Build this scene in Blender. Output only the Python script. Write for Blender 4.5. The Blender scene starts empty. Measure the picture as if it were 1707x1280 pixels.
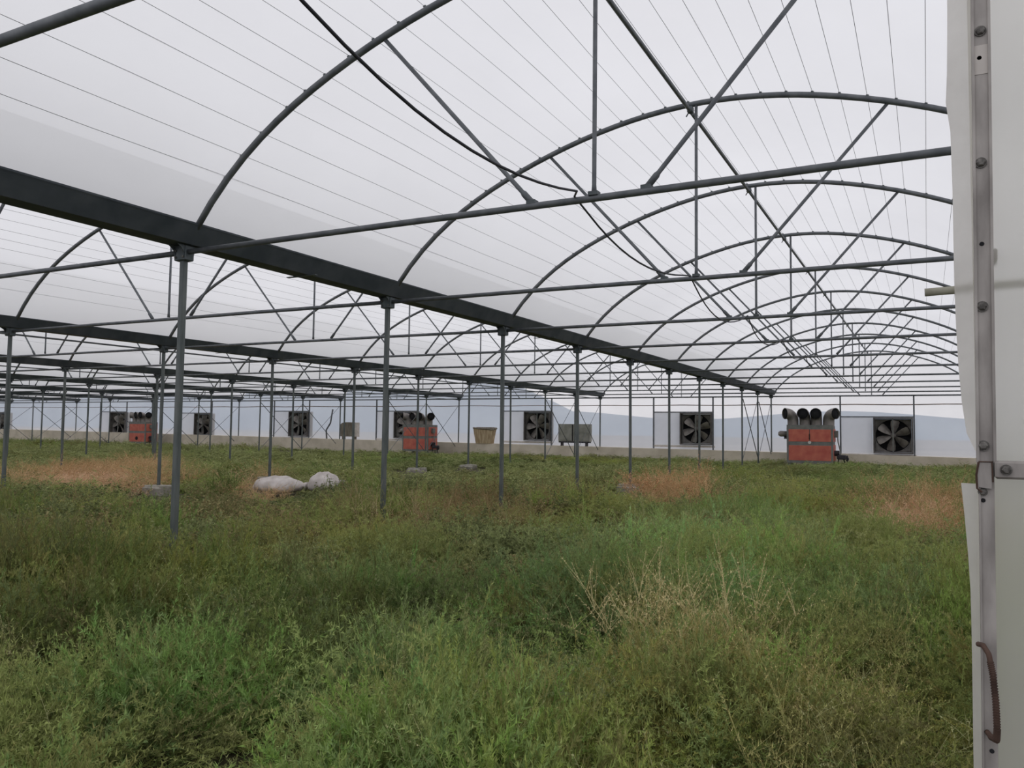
import bpy, math, random
import numpy as np
from mathutils import Vector, Matrix

random.seed(7)
rng = np.random.default_rng(7)
SC = bpy.context.scene
COL = SC.collection

# ------------------------------------------------------------------ camera
CAM_Z = 1.321
R_ = Vector((0.88697323, 0.46166617, 0.01195089))
U_ = Vector((0.01582191, -0.05623997, 0.99829191))
F_ = Vector((-0.46154972, 0.88526912, 0.05718779))
cd = bpy.data.cameras.new('camera')
cam = bpy.data.objects.new('camera', cd)
COL.objects.link(cam)
cd.sensor_width = 36.0
cd.lens = 1327.27 / 1707 * 36.0
cd.clip_start = 0.05
cd.clip_end = 3000
m3 = Matrix((R_, U_, -F_)).transposed()
cam.matrix_world = Matrix.Translation((0, 0, CAM_Z)) @ m3.to_4x4()
SC.camera = cam

# ------------------------------------------------------------------ overcast sky
w = bpy.data.worlds.new('world')
SC.world = w
w.use_nodes = True
nt = w.node_tree
bg = nt.nodes['Background']
tc = nt.nodes.new('ShaderNodeTexCoord')
nz = nt.nodes.new('ShaderNodeTexNoise')
nz.inputs['Scale'].default_value = 2.2
nz.inputs['Detail'].default_value = 3
cr = nt.nodes.new('ShaderNodeValToRGB')
cr.color_ramp.elements[0].position = 0.3
cr.color_ramp.elements[0].color = (0.74, 0.74, 0.79, 1)
cr.color_ramp.elements[1].position = 0.7
cr.color_ramp.elements[1].color = (0.84, 0.835, 0.87, 1)
nt.links.new(tc.outputs['Generated'], nz.inputs['Vector'])
nt.links.new(nz.outputs['Fac'], cr.inputs['Fac'])
nt.links.new(cr.outputs['Color'], bg.inputs['Color'])
bg.inputs['Strength'].default_value = 1.17

SC.view_settings.view_transform = 'Standard'
SC.view_settings.look = 'None'
SC.view_settings.gamma = 1.0
SC.view_settings.use_curve_mapping = False
SC.view_settings.exposure = 0.0
SC.cycles.max_bounces = 8
SC.cycles.diffuse_bounces = 4
SC.cycles.transmission_bounces = 6
SC.cycles.transparent_max_bounces = 24

# ------------------------------------------------------------------ measured layout (metres)
XA, WD, Y0, SP = -6.046, 8.005, 5.029, 3.12
ZB, ZC = 2.834, 2.913             # head bracket bottom, truss bottom chord
YE = 36.36                        # far end wall
YN = 0.9                          # near edge of the roof
HW = WD / 2


def row_y(i): return Y0 + SP * i
def gut_x(g): return XA - WD * g
def bay_x(b): return XA - WD * b + HW
def arch_z(d):
    d = abs(d)
    return 4.7719 - 0.107467 * d ** 2 + 0.00342170 * d ** 4 - 0.000249012 * d ** 6


def project(p):
    d = Vector(p) - Vector((0, 0, CAM_Z))
    z = d.dot(F_)
    if z < 0.05:
        return None
    return (853.5 + 1327.27 * d.dot(R_) / z, 640 - 1327.27 * d.dot(U_) / z)


def in_view(pts, mx=150, my=150):
    for p in pts:
        q = project(p)
        if q and -mx < q[0] < 1707 + mx and -my < q[1] < 1280 + my:
            return True
    return False


ORD = ['zeroth', 'first', 'second', 'third', 'fourth', 'fifth', 'sixth', 'seventh', 'eighth', 'ninth', 'tenth',
       'eleventh', 'twelfth', 'thirteenth', 'fourteenth', 'fifteenth', 'sixteenth', 'seventeenth', 'eighteenth',
       'nineteenth', 'twentieth']


def ordn(n):
    if n <= 20:
        return ORD[n]
    t = {2: 'twenty', 3: 'thirty', 4: 'forty'}[n // 10]
    return (t + '-' + ORD[n % 10]) if n % 10 else {2: 'twentieth', 3: 'thirtieth', 4: 'fortieth'}[n // 10]


# ------------------------------------------------------------------ materials
def new_mat(name):
    m = bpy.data.materials.new(name)
    m.use_nodes = True
    m.node_tree.nodes.clear()
    return m, m.node_tree.nodes, m.node_tree.links


def mat(name, c1, c2=None, scale=6.0, rough=0.6, metal=0.0, bump=0.0, detail=5, spec=0.3, lo=0.35, hi=0.65, stretch=None):
    m, N, L = new_mat(name)
    out = N.new('ShaderNodeOutputMaterial')
    b = N.new('ShaderNodeBsdfPrincipled')
    b.inputs['Roughness'].default_value = rough
    b.inputs['Metallic'].default_value = metal
    b.inputs['Specular IOR Level'].default_value = spec
    L.new(b.outputs[0], out.inputs[0])
    t = N.new('ShaderNodeTexCoord')
    n = N.new('ShaderNodeTexNoise')
    n.inputs['Scale'].default_value = scale
    n.inputs['Detail'].default_value = detail
    if stretch:
        mp = N.new('ShaderNodeMapping')
        mp.inputs['Scale'].default_value = stretch
        L.new(t.outputs['Object'], mp.inputs[0])
        L.new(mp.outputs[0], n.inputs['Vector'])
    else:
        L.new(t.outputs['Object'], n.inputs['Vector'])
    r = N.new('ShaderNodeValToRGB')
    r.color_ramp.elements[0].position = lo
    r.color_ramp.elements[1].position = hi
    r.color_ramp.elements[0].color = (*c1, 1)
    r.color_ramp.elements[1].color = (*(c2 or c1), 1)
    L.new(n.outputs['Fac'], r.inputs[0])
    L.new(r.outputs[0], b.inputs['Base Color'])
    if bump:
        bp = N.new('ShaderNodeBump')
        bp.inputs['Strength'].default_value = bump
        bp.inputs['Distance'].default_value = 0.02
        L.new(n.outputs['Fac'], bp.inputs['Height'])
        L.new(bp.outputs[0], b.inputs['Normal'])
    return m


def film_mat(name, clear, tint1, tint2, refl=0.12, scale=0.6, stretch=(1, 1, 1), lo=0.35, hi=0.7, blur=None):
    """milky greenhouse film: part clear, part diffusing, with dust and stains"""
    m, N, L = new_mat(name)
    out = N.new('ShaderNodeOutputMaterial')
    t = N.new('ShaderNodeTexCoord')
    mp = N.new('ShaderNodeMapping')
    mp.inputs['Scale'].default_value = stretch
    L.new(t.outputs['Object'], mp.inputs[0])
    n = N.new('ShaderNodeTexNoise')
    n.inputs['Scale'].default_value = scale
    n.inputs['Detail'].default_value = 6
    n.inputs['Roughness'].default_value = 0.6
    L.new(mp.outputs[0], n.inputs['Vector'])
    r = N.new('ShaderNodeValToRGB')
    r.color_ramp.elements[0].position = lo
    r.color_ramp.elements[1].position = hi
    r.color_ramp.elements[0].color = (*tint1, 1)
    r.color_ramp.elements[1].color = (*tint2, 1)
    L.new(n.outputs['Fac'], r.inputs[0])
    if blur:
        tr = N.new('ShaderNodeBsdfRefraction')
        tr.inputs['IOR'].default_value = 1.2
        tr.inputs['Roughness'].default_value = blur
    else:
        tr = N.new('ShaderNodeBsdfTransparent')
    tl = N.new('ShaderNodeBsdfTranslucent')
    df = N.new('ShaderNodeBsdfDiffuse')
    for s in (tr, tl, df):
        L.new(r.outputs[0], s.inputs['Color'])
    a = N.new('ShaderNodeMixShader')
    a.inputs[0].default_value = refl
    L.new(tl.outputs[0], a.inputs[1])
    L.new(df.outputs[0], a.inputs[2])
    b = N.new('ShaderNodeMixShader')
    b.inputs[0].default_value = clear
    L.new(a.outputs[0], b.inputs[1])
    L.new(tr.outputs[0], b.inputs[2])
    L.new(b.outputs[0], out.inputs[0])
    return m


def leaf_mat(name, instanced=True, c1=(0.1, 0.15, 0.04), c2=None, trans=0.35):
    """plant material; instanced plants take their hue from the plant's own 'tint'; leaves vary by 'leafvar'"""
    m, N, L = new_mat(name)
    out = N.new('ShaderNodeOutputMaterial')
    v = N.new('ShaderNodeAttribute')
    v.attribute_name = 'leafvar'
    if instanced:
        a = N.new('ShaderNodeAttribute')
        a.attribute_type = 'INSTANCER'
        a.attribute_name = 'tint'
        col = a.outputs['Color']
    else:
        r = N.new('ShaderNodeValToRGB')
        r.color_ramp.elements[0].color = (*c1, 1)
        r.color_ramp.elements[1].color = (*(c2 or c1), 1)
        L.new(v.outputs['Fac'], r.inputs[0])
        col = r.outputs[0]
    mr = N.new('ShaderNodeMapRange')
    mr.inputs['To Min'].default_value = 0.62
    mr.inputs['To Max'].default_value = 1.5
    L.new(v.outputs['Fac'], mr.inputs['Value'])
    mul = N.new('ShaderNodeVectorMath')
    mul.operation = 'SCALE'
    L.new(col, mul.inputs[0])
    L.new(mr.outputs[0], mul.inputs['Scale'])
    d = N.new('ShaderNodeBsdfDiffuse')
    t = N.new('ShaderNodeBsdfTranslucent')
    L.new(mul.outputs[0], d.inputs['Color'])
    L.new(mul.outputs[0], t.inputs['Color'])
    mx = N.new('ShaderNodeMixShader')
    mx.inputs[0].default_value = trans
    L.new(d.outputs[0], mx.inputs[1])
    L.new(t.outputs[0], mx.inputs[2])
    L.new(mx.outputs[0], out.inputs[0])
    return m


M = {}
M['steel'] = mat('galvanised_steel', (0.11, 0.12, 0.13), (0.17, 0.18, 0.19), 9, 0.55, 0.35, spec=0.4)
M['post'] = mat('galvanised_post_steel', (0.085, 0.1, 0.1), (0.145, 0.16, 0.155), 7, 0.5, 0.3, spec=0.4, stretch=(3, 3, .5))
M['gutter'] = mat('dull_zinc_gutter', (0.05, 0.06, 0.07), (0.085, 0.095, 0.105), 3, 0.65, 0.2)
M['bracket'] = mat('bracket_steel', (0.075, 0.09, 0.095), (0.12, 0.135, 0.14), 12, 0.55, 0.3)
M['wire'] = mat('thin_wire', (0.16, 0.16, 0.17), (0.22, 0.22, 0.23), 4, 0.6)
M['cable'] = mat('black_cable', (0.025, 0.025, 0.035), (0.04, 0.04, 0.05), 20, 0.6)
M['rust'] = mat('rusty_iron', (0.045, 0.026, 0.02), (0.1, 0.06, 0.045), 30, 0.85, bump=.3)
M['rustrail'] = mat('rust_flecked_rail', (0.16, 0.13, 0.11), (0.28, 0.2, 0.16), 3, 0.8)
M['concrete'] = mat('weathered_concrete', (0.52, 0.46, 0.37), (0.66, 0.59, 0.49), 1.6, 0.95, bump=.3)
M['footing'] = mat('footing_concrete', (0.26, 0.24, 0.2), (0.4, 0.38, 0.33), 8, 0.95, bump=.4)
M['soil'] = mat('weedy_soil', (0.055, 0.045, 0.028), (0.1, 0.09, 0.05), 1.4, 1.0, bump=.5)
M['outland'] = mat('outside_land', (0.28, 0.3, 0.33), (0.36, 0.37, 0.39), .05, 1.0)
M['hill'] = mat('haze_tinted_hill', (0.3, 0.37, 0.46), (0.35, 0.42, 0.5), .02, 1.0)  # pale blue distance haze is put into the ridge's base colour
M['orange'] = mat('faded_orange_paint', (0.44, 0.1, 0.075), (0.56, 0.17, 0.115), 3, 0.55)
M['heatergrey'] = mat('heater_frame_grey', (0.14, 0.15, 0.14), (0.21, 0.21, 0.195), 5, 0.6)
M['duct'] = mat('duct_sheet_steel', (0.16, 0.15, 0.14), (0.3, 0.27, 0.25), 4, 0.5, 0.3)
M['dark'] = mat('dark_interior', (0.012, 0.012, 0.014), (0.02, 0.02, 0.022), 5, 0.9)
M['black'] = mat('black_machine_paint', (0.02, 0.02, 0.025), (0.05, 0.045, 0.05), 12, 0.6)
M['white'] = mat('white_paint', (0.55, 0.55, 0.52), (0.68, 0.68, 0.65), 6, 0.5)
M['blade'] = mat('fan_blade_metal', (0.12, 0.11, 0.1), (0.24, 0.22, 0.2), 4, 0.45, 0.4)
M['fanframe'] = mat('fan_housing_metal', (0.085, 0.08, 0.076), (0.15, 0.14, 0.13), 5, 0.6, 0.3)
M['unit'] = mat('grey_unit_panel', (0.2, 0.2, 0.175), (0.32, 0.315, 0.28), 3, 0.7)
M['tan'] = mat('tan_burlap', (0.33, 0.24, 0.14), (0.52, 0.42, 0.28), 4, 0.95, stretch=(4, 4, .6))
M['brown'] = mat('brown_board', (0.14, 0.12, 0.095), (0.24, 0.215, 0.175), 4, 0.9, stretch=(3, 3, .5))
M['sack'] = mat('dusty_white_sacking', (0.5, 0.45, 0.42), (0.68, 0.63, 0.6), 6, 0.9, bump=.5)
M['sill'] = mat('pale_sill', (0.45, 0.41, 0.37), (0.6, 0.56, 0.52), 5, 0.8)
M['bar'] = mat('aged_aluminium_bar', (0.24, 0.22, 0.205), (0.42, 0.39, 0.365), 22, 0.55, 0.25, stretch=(1.5, 1, .5))
M['bolt'] = mat('bolt_steel', (0.07, 0.065, 0.06), (0.19, 0.18, 0.165), 160, 0.5, 0.4)
M['pipe'] = mat('yellowed_pipe', (0.27, 0.26, 0.2), (0.36, 0.35, 0.28), 40, 0.6)
M['roof'] = film_mat('roof_film', 0.08, (0.84, 0.84, 0.845), (0.91, 0.91, 0.915), 0.08, 0.35, (1, .6, 1))
M['wallfilm'] = film_mat('end_wall_film', 0.6, (0.88, 0.865, 0.85), (0.95, 0.935, 0.92), 0.15, 0.5)
M['door'] = film_mat('door_sheet_film', 0.45, (0.86, 0.845, 0.8), (0.93, 0.915, 0.875), 0.25, 3.0, (1, 1, .6), blur=.6)
M['flap'] = film_mat('loose_film', 0.35, (0.8, 0.775, 0.735), (0.9, 0.875, 0.835), 0.3, 14.0, blur=.7)
M['panel'] = film_mat('rigid_panel', 0.3, (0.84, 0.85, 0.87), (0.9, 0.91, 0.93), 0.25, 1.0)


# ------------------------------------------------------------------ mesh helpers
class MB:
    def __init__(s):
        s.v, s.f = [], []

    def add(s, v, f):
        o = len(s.v)
        s.v += [tuple(p) for p in v]
        s.f += [tuple(i + o for i in q) for q in f]
        return s

    def box(s, x0, x1, y0, y1, z0, z1):
        v = [(x, y, z) for z in (z0, z1) for y in (y0, y1) for x in (x0, x1)]
        return s.add(v, [(0, 2, 3, 1), (4, 5, 7, 6), (0, 1, 5, 4), (2, 6, 7, 3), (0, 4, 6, 2), (1, 3, 7, 5)])

    def bbox(s, x0, x1, y0, y1, z0, z1, b=0.01):
        """box with chamfered vertical and horizontal edges"""
        v = []
        for z, ins in ((z0, b), (z0 + b, 0), (z1 - b, 0), (z1, b)):
            a0, a1, c0, c1 = x0 + ins, x1 - ins, y0 + ins, y1 - ins
            v += [(a0 + b, c0, z), (a1 - b, c0, z), (a1, c0 + b, z), (a1, c1 - b, z),
                  (a1 - b, c1, z), (a0 + b, c1, z), (a0, c1 - b, z), (a0, c0 + b, z)]
        f = [tuple(range(7, -1, -1)), tuple(range(24, 32))]
        for k in range(3):
            for i in range(8):
                j = (i + 1) % 8
                f.append((k * 8 + i, k * 8 + j, k * 8 + 8 + j, k * 8 + 8 + i))
        return s.add(v, f)

    def tube(s, pts, r, n=8, caps=True, closed_r=None):
        pts = [Vector(p) for p in pts]
        rs = r if isinstance(r, (list, tuple)) else [r] * len(pts)
        v, f = [], []
        prev = None
        for i, p in enumerate(pts):
            t = (pts[min(i + 1, len(pts) - 1)] - pts[max(i - 1, 0)]).normalized()
            if prev is None:
                a = Vector((0, 0, 1)) if abs(t.z) < .9 else Vector((1, 0, 0))
                e = t.cross(a).normalized()
            else:
                e = (prev - t * prev.dot(t)).normalized()
            prev = e
            g = t.cross(e)
            for k in range(n):
                q = 2 * math.pi * k / n
                v.append(p + (e * math.cos(q) + g * math.sin(q)) * rs[i])
        for i in range(len(pts) - 1):
            for k in range(n):
                j = (k + 1) % n
                f.append((i * n + k, i * n + j, i * n + n + j, i * n + n + k))
        if caps:
            f.append(tuple(range(n - 1, -1, -1)))
            o = (len(pts) - 1) * n
            f.append(tuple(range(o, o + n)))
        return s.add(v, f)

    def mesh(s, name, material, smooth=False):
        me = bpy.data.meshes.new(name)
        me.from_pydata(s.v, [], s.f)
        if material:
            me.materials.append(M[material] if isinstance(material, str) else material)
        if smooth:
            me.polygons.foreach_set('use_smooth', [True] * len(me.polygons))
        me.update()
        return me


def obj(name, me, parent=None, loc=(0, 0, 0), rz=0, scale=1.0):
    o = bpy.data.objects.new(name, me)
    COL.objects.link(o)
    o.parent = parent
    o.location = loc
    o.rotation_euler = (0, 0, rz)
    o.scale = (scale,) * 3
    return o


def tag(o, label, cat=None, group=None, kind=None):
    o['label'] = label
    if cat:
        o['category'] = cat
    if group:
        o['group'] = group
    if kind:
        o['kind'] = kind
    return o


def thing(name, label, cat, loc, group=None, rz=0, scale=1.0):
    return tag(obj(name, None, None, loc, rz, scale), label, cat, group)


def struct(name, me, label, parent=None, loc=(0, 0, 0)):
    o = obj(name, me, parent, loc)
    return tag(o, label, kind='structure')


def terrain(x, y):
    return (-0.06 + 0.05 * math.sin(x * 1.3 + 0.7 * y) * math.cos(y * 0.9 - 0.4 * x)
            + 0.03 * math.sin(x * 2.9 + 1.1) * math.sin(y * 2.3 + 0.4))


# ------------------------------------------------------------------ setting: ground, hills, walls, roof film
nx, ny = 170, 100
gx = np.linspace(-66, 4.5, nx)
gy = np.linspace(-2.5, 36.4, ny)
v = [(x, y, terrain(x, y)) for y in gy for x in gx]
f = [(j * nx + i, j * nx + i + 1, j * nx + nx + i + 1, j * nx + nx + i) for j in range(ny - 1) for i in range(nx - 1)]
struct('floor', MB().add(v, f).mesh('floor', 'soil', True), 'weedy soil floor of the greenhouse')

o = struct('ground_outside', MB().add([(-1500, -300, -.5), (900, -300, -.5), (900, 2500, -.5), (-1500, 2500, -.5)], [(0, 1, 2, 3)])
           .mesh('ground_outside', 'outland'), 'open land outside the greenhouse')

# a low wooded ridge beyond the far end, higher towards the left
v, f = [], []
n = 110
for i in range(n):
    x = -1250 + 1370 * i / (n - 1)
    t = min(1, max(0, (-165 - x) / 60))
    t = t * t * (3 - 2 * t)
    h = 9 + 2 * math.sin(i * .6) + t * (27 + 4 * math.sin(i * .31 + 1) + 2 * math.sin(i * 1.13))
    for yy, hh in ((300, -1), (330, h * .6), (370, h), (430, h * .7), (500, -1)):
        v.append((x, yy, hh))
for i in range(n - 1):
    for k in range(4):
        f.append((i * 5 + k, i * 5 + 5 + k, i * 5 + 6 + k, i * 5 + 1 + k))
struct('hills', MB().add(v, f).mesh('hills', 'hill', True), 'haze-tinted wooded ridge seen through the end wall film')

GMIN, GMAX = -1, 8


def wall_top(x): return 0.44 - 0.0074 * x


xL, xR = gut_x(8) - .3, gut_x(-1) + .3
me = MB().add([(xL, YE - .5, -.4), (xR, YE - .5, -.4), (xR, YE - .5, wall_top(xR)), (xL, YE - .5, wall_top(xL)),
               (xL, YE + .22, -.4), (xR, YE + .22, -.4), (xR, YE + .22, wall_top(xR)), (xL, YE + .22, wall_top(xL))],
              [(0, 1, 2, 3), (5, 4, 7, 6), (3, 2, 6, 7), (1, 5, 6, 2), (4, 0, 3, 7)]).mesh('wall_base', 'concrete')
struct('wall_base', me, 'low weathered concrete wall under the far plastic end wall')

# end wall film with the gable under each arch
mb = MB()
fan_specs = [(-1.245, 0.52, 2.0), (-9.39, 0.726, 2.19), (-17.44, 0.777, 2.24), (-25.5, .77, 2.24), (-33.2, .755, 2.24),
             (-41.3, .71, 2.12), (-49.5, .60, 2.2), (-63.2, .6, 2.15)]
xs = [xL, xR]
for fx, z0, z1 in fan_specs:
    xs += [fx - .72, fx + .72]
xs = sorted(xs)
for a, b in zip(xs[:-1], xs[1:]):
    hole = [s for s in fan_specs if abs((a + b) / 2 - s[0]) < .1]
    if hole:
        z0, z1 = hole[0][1:]
        mb.add([(a, YE, wall_top(a)), (b, YE, wall_top(b)), (b, YE, z0 + .03), (a, YE, z0 + .03)], [(0, 1, 2, 3)])
        mb.add([(a, YE, z1 - .03), (b, YE, z1 - .03), (b, YE, ZC), (a, YE, ZC)], [(0, 1, 2, 3)])
    else:
        k = max(1, int((b - a) / 1.0))
        for q in range(k):
            c, d = a + (b - a) * q / k, a + (b - a) * (q + 1) / k
            mb.add([(c, YE, wall_top(c)), (d, YE, wall_top(d)), (d, YE, ZC), (c, YE, ZC)], [(0, 1, 2, 3)])
for b in range(0, 9):
    x0 = bay_x(b)
    ds = np.linspace(-HW + .02, HW - .02, 25)
    for d0, d1 in zip(ds[:-1], ds[1:]):
        mb.add([(x0 + d0, YE, ZC), (x0 + d1, YE, ZC), (x0 + d1, YE, max(ZC + .01, arch_z(d1) + .03)),
                (x0 + d0, YE, max(ZC + .01, arch_z(d0) + .03))], [(0, 1, 2, 3)])
struct('wall_far', mb.mesh('wall_far', 'wallfilm'), 'milky plastic film end wall with the exhaust fans')

me = MB().add([(gut_x(-1) + .25, YN, -.2), (gut_x(-1) + .25, YE, -.2), (gut_x(-1) + .25, YE, 3.1), (gut_x(-1) + .25, YN, 3.1)],
              [(0, 1, 2, 3)]).mesh('wall_right', 'wallfilm')
struct('wall_right', me, 'plastic film side wall right of the nearest bay')

ds = np.linspace(-HW + .16, HW - .16, 33)
ysamp = np.linspace(YN, YE + .05, 24)
v = [(d, y, arch_z(d) + .036) for y in ysamp for d in ds]
f = [(j * 33 + i, j * 33 + i + 1, j * 33 + 34 + i, j * 33 + 33 + i) for j in range(23) for i in range(32)]
roof_me = MB().add(v, f).mesh('ceiling', 'roof', True)
for b in range(0, 9):
    struct('ceiling', roof_me, 'curved milky plastic film roof of the %s bay from the right' % ordn(b + 1), loc=(bay_x(b), 0, 0))

# ------------------------------------------------------------------ gutters
gl = YE + .05 - YN
prof = [(-.20, 3.16), (-.185, 3.15), (-.10, 2.99), (.10, 2.99), (.185, 3.15), (.20, 3.16), (.20, 3.145), (.19, 3.13),
        (.107, 2.975), (-.107, 2.975), (-.19, 3.13), (-.20, 3.145)]
k = len(prof)
v = [(x, y, z) for y in (0, gl) for x, z in prof]
f = [(i, (i + 1) % k, k + (i + 1) % k, k + i) for i in range(k)] + [tuple(range(k)), tuple(range(2 * k - 1, k - 1, -1))]
gut_me = MB().add(v, f).mesh('gutter', 'gutter')
strap_me = MB().box(-.205, .205, -.02, .02, 2.966, 2.974).mesh('joint_strap', 'bracket')
GNAME = {-1: 'gutter behind the white door sheet', 0: 'nearest gutter', 1: 'second gutter', 2: 'third gutter', 3: 'fourth gutter',
         4: 'fifth gutter', 5: 'sixth gutter', 6: 'seventh gutter', 7: 'eighth gutter', 8: 'leftmost gutter'}
GROUP_G = 'long gutters between the roof bays'
for g in range(GMIN, GMAX + 1):
    lab = {-1: 'dark zinc gutter on the right behind the white door sheet',
           0: 'dark zinc gutter nearest the camera, widest of all, running to the far wall'}.get(
        g, 'dark zinc gutter, %s counted from the nearest one' % ordn(g + 1))
    t = thing('rain_gutter', lab, 'gutter', (gut_x(g), YN, 2.97), GROUP_G)
    obj('trough', gut_me, t, (0, 0, -2.97))
    if g <= 3:
        for i in range(0, 11, 2):
            obj('joint_strap', strap_me, t, (0, row_y(i) + SP * .5 - YN, -2.97))

# ------------------------------------------------------------------ posts with head brackets
shaft = MB().bbox(-.027, .027, -.027, .027, -.25, 2.975, .006).mesh('shaft', 'post')
hb = MB()
hb.bbox(-.075, .075, -.05, .05, ZB, 2.972, .006)
head_me = hb.mesh('head_bracket', 'bracket')
prof2 = [(0.05, ZB + .03), (.058, ZB + .07), (.08, ZB + .105), (.13, 2.97), (.05, 2.97)]
gus_me = {}
for sy in (-1, 1):
    v = [(dx, sy * y, z) for dx in (-.004, .004) for y, z in prof2]
    f = [tuple(range(5)), tuple(range(9, 4, -1))] + [(i, (i + 1) % 5, 5 + (i + 1) % 5, 5 + i) for i in range(5)]
    gus_me[sy] = MB().add(v, f).mesh('gusset_plate', 'bracket')
bolt_me = MB().tube([(0, 0, 0), (0, -.012, 0)], .011, 6).mesh('bolt', 'bolt')
POST_G = 'galvanised posts under the gutters'
for g in range(GMIN, GMAX + 1):
    for i in range(-1, 11):
        x, y = gut_x(g), row_y(i)
        if g == -1 and i < 4:
            continue
        if not in_view([(x, y, 2.9), (x, y, .5), (x, y, 1.7)], 120, 60):
            continue
        if g == -1:
            lab = 'galvanised post behind the white door sheet, %s from the far wall' % ordn(11 - i)
        elif i == 10:
            lab = 'galvanised post at the far wall under the %s' % GNAME[g]
        elif g == 0 and i == 0:
            lab = 'largest galvanised post in view, under the nearest gutter at the left'
        else:
            lab = 'galvanised post under the %s, %s from the far wall' % (GNAME[g], ordn(11 - i))
        t = thing('steel_post', lab, 'post', (x, y, 0), POST_G)
        t.rotation_euler = (random.uniform(-.004, .004), random.uniform(-.004, .004), 0)
        obj('shaft', shaft, t)
        h = obj('head_bracket', head_me, t)
        for sy in (-1, 1):
            for sx in (-.06, .06):
                obj('gusset_plate', gus_me[sy], h, (sx, 0, 0))
        if g <= 1 and i < 5:
            for bx in (-.05, .05):
                for bz in (.03, .09):
                    obj('bolt', bolt_me, h, (bx, -.05, ZB + bz))

# concrete footings that show above the weeds
for g, i, lab in ((1, 2, 'pale concrete footing just left of the largest post'),
                  (1, 3, 'concrete footing half hidden by brown straw behind the white sacks'),
                  (1, 5, 'concrete footing in the weeds in front of the middle orange heater'),
                  (1, 6, 'concrete footing in the weeds right of the middle orange heater'),
                  (0, 4, 'concrete footing beside the rust-brown dead weed clump')):
    mb = MB()
    n = 6
    hw, hd, zt = .27, .2, .10
    mb.bbox(-hw, hw, -hd, hd, -.35, zt - .03, .03)
    for s in range(5):
        a = -hw + .03 + s * .1
        mb.bbox(a, a + .11, -hd + .03 + random.random() * .03, hd - .04, zt - .06, zt + random.uniform(-.01, .02), .012)
    me = mb.mesh('concrete_footing', 'footing')
    tag(obj('concrete_footing', me, None, (gut_x(g), row_y(i), 0)), lab, 'footing', 'concrete post footings')

# ------------------------------------------------------------------ roof trusses
apts = [(d, 0, arch_z(d) - ZC) for d in np.linspace(-HW + .14, HW - .14, 41)]
arch_me = MB().tube(apts, .029, 10).mesh('arch', 'steel', True)
chord_me = MB().tube([(-HW + .05, 0, 0), (-1.5, 0, .004), (0, 0, 0), (1.5, 0, .004), (HW - .05, 0, 0)], .0245, 10).mesh('bottom_chord', 'steel', True)
king_me = MB().tube([(0, 0, .03), (0, 0, .09), (0, 0, arch_z(0) - ZC - .02)], [.021, .0165, .0165], 8).mesh('king_post', 'steel', True)


def brace_mesh(s):
    a, b = Vector((s * .42, 0, .03)), Vector((s * 1.76, 0, arch_z(1.76) - ZC - .02))
    c = a + (b - a) * .05
    return MB().tube([a, c, c + (b - a) * .01, b], [.024, .024, .017, .017], 8).mesh('brace', 'steel', True)


br_me = [brace_mesh(-1), brace_mesh(1)]
foot_me = MB().box(-.035, .035, -.03, .03, .018, .045).mesh('seat_plate', 'bracket')
clip_me = MB().bbox(-.012, .012, -.02, .02, -.006, .022, .004).mesh('wire_clip', 'bracket')
WIRE_D = [-3.49, -3.3, -3.07, -2.78, -2.58, -2.37] + list(np.arange(-2.12, 2.2, .247)) + [2.37, 2.58, 2.78, 3.07, 3.3, 3.49]
BAYN = {0: 'nearest bay', 1: 'second bay', 2: 'third bay', 3: 'fourth bay', 4: 'fifth bay', 5: 'sixth bay', 6: 'seventh bay',
        7: 'eighth bay', 8: 'ninth bay'}
for b in range(0, 9):
    for i in range(-1, 11):
        x0, y = bay_x(b), row_y(i)
        if not in_view([(x0 + d, y, arch_z(d)) for d in np.linspace(-HW, HW, 13)] +
                       [(x0 + d, y, ZC) for d in np.linspace(-HW, HW, 13)], 60, 60):
            continue
        if i == 10:
            lab = 'arched pipe truss against the far wall in the %s from the right' % BAYN[b] if b else \
                'arched pipe truss against the far wall in the nearest bay'
        elif b == 0 and i == -1:
            lab = 'arched pipe truss closest to the camera, crossing the top left corner'
        else:
            lab = 'arched pipe roof truss in the %s, %s from the far wall' % (BAYN[b], ordn(11 - i))
        t = thing('roof_truss', lab, 'truss', (x0, y, ZC + (.026 if i == -1 else 0)), 'arched pipe roof trusses')
        t.rotation_euler = (random.uniform(-.004, .004), 0, 0)
        kx = {(0, 0): .04, (0, 1): -.06, (0, 2): -.03}.get((b, i), random.uniform(-.03, .03))
        obj('arch', arch_me, t)
        obj('bottom_chord', chord_me, t)
        kp = obj('king_post', king_me, t, (kx, 0, 0))
        for q in (0, 1):
            bo = obj('brace', br_me[q], t, (random.uniform(-.02, .02), .012, 0))
            if b == 0 and i < 4:
                obj('seat_plate', foot_me, bo, ((q * 2 - 1) * .42, 0, 0))
        if b == 0 and i < 4:
            obj('seat_plate', foot_me, kp)
            for d in WIRE_D:
                sl = math.atan((arch_z(d + .01) - arch_z(d - .01)) / .02 * (1 if d > 0 else 1))
                if abs(d) < .005:
                    sl = 0
                c = obj('wire_clip', clip_me, t, (d, 0, arch_z(d) - ZC + .02))
                c.rotation_euler = (0, -sl, 0)

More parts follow.
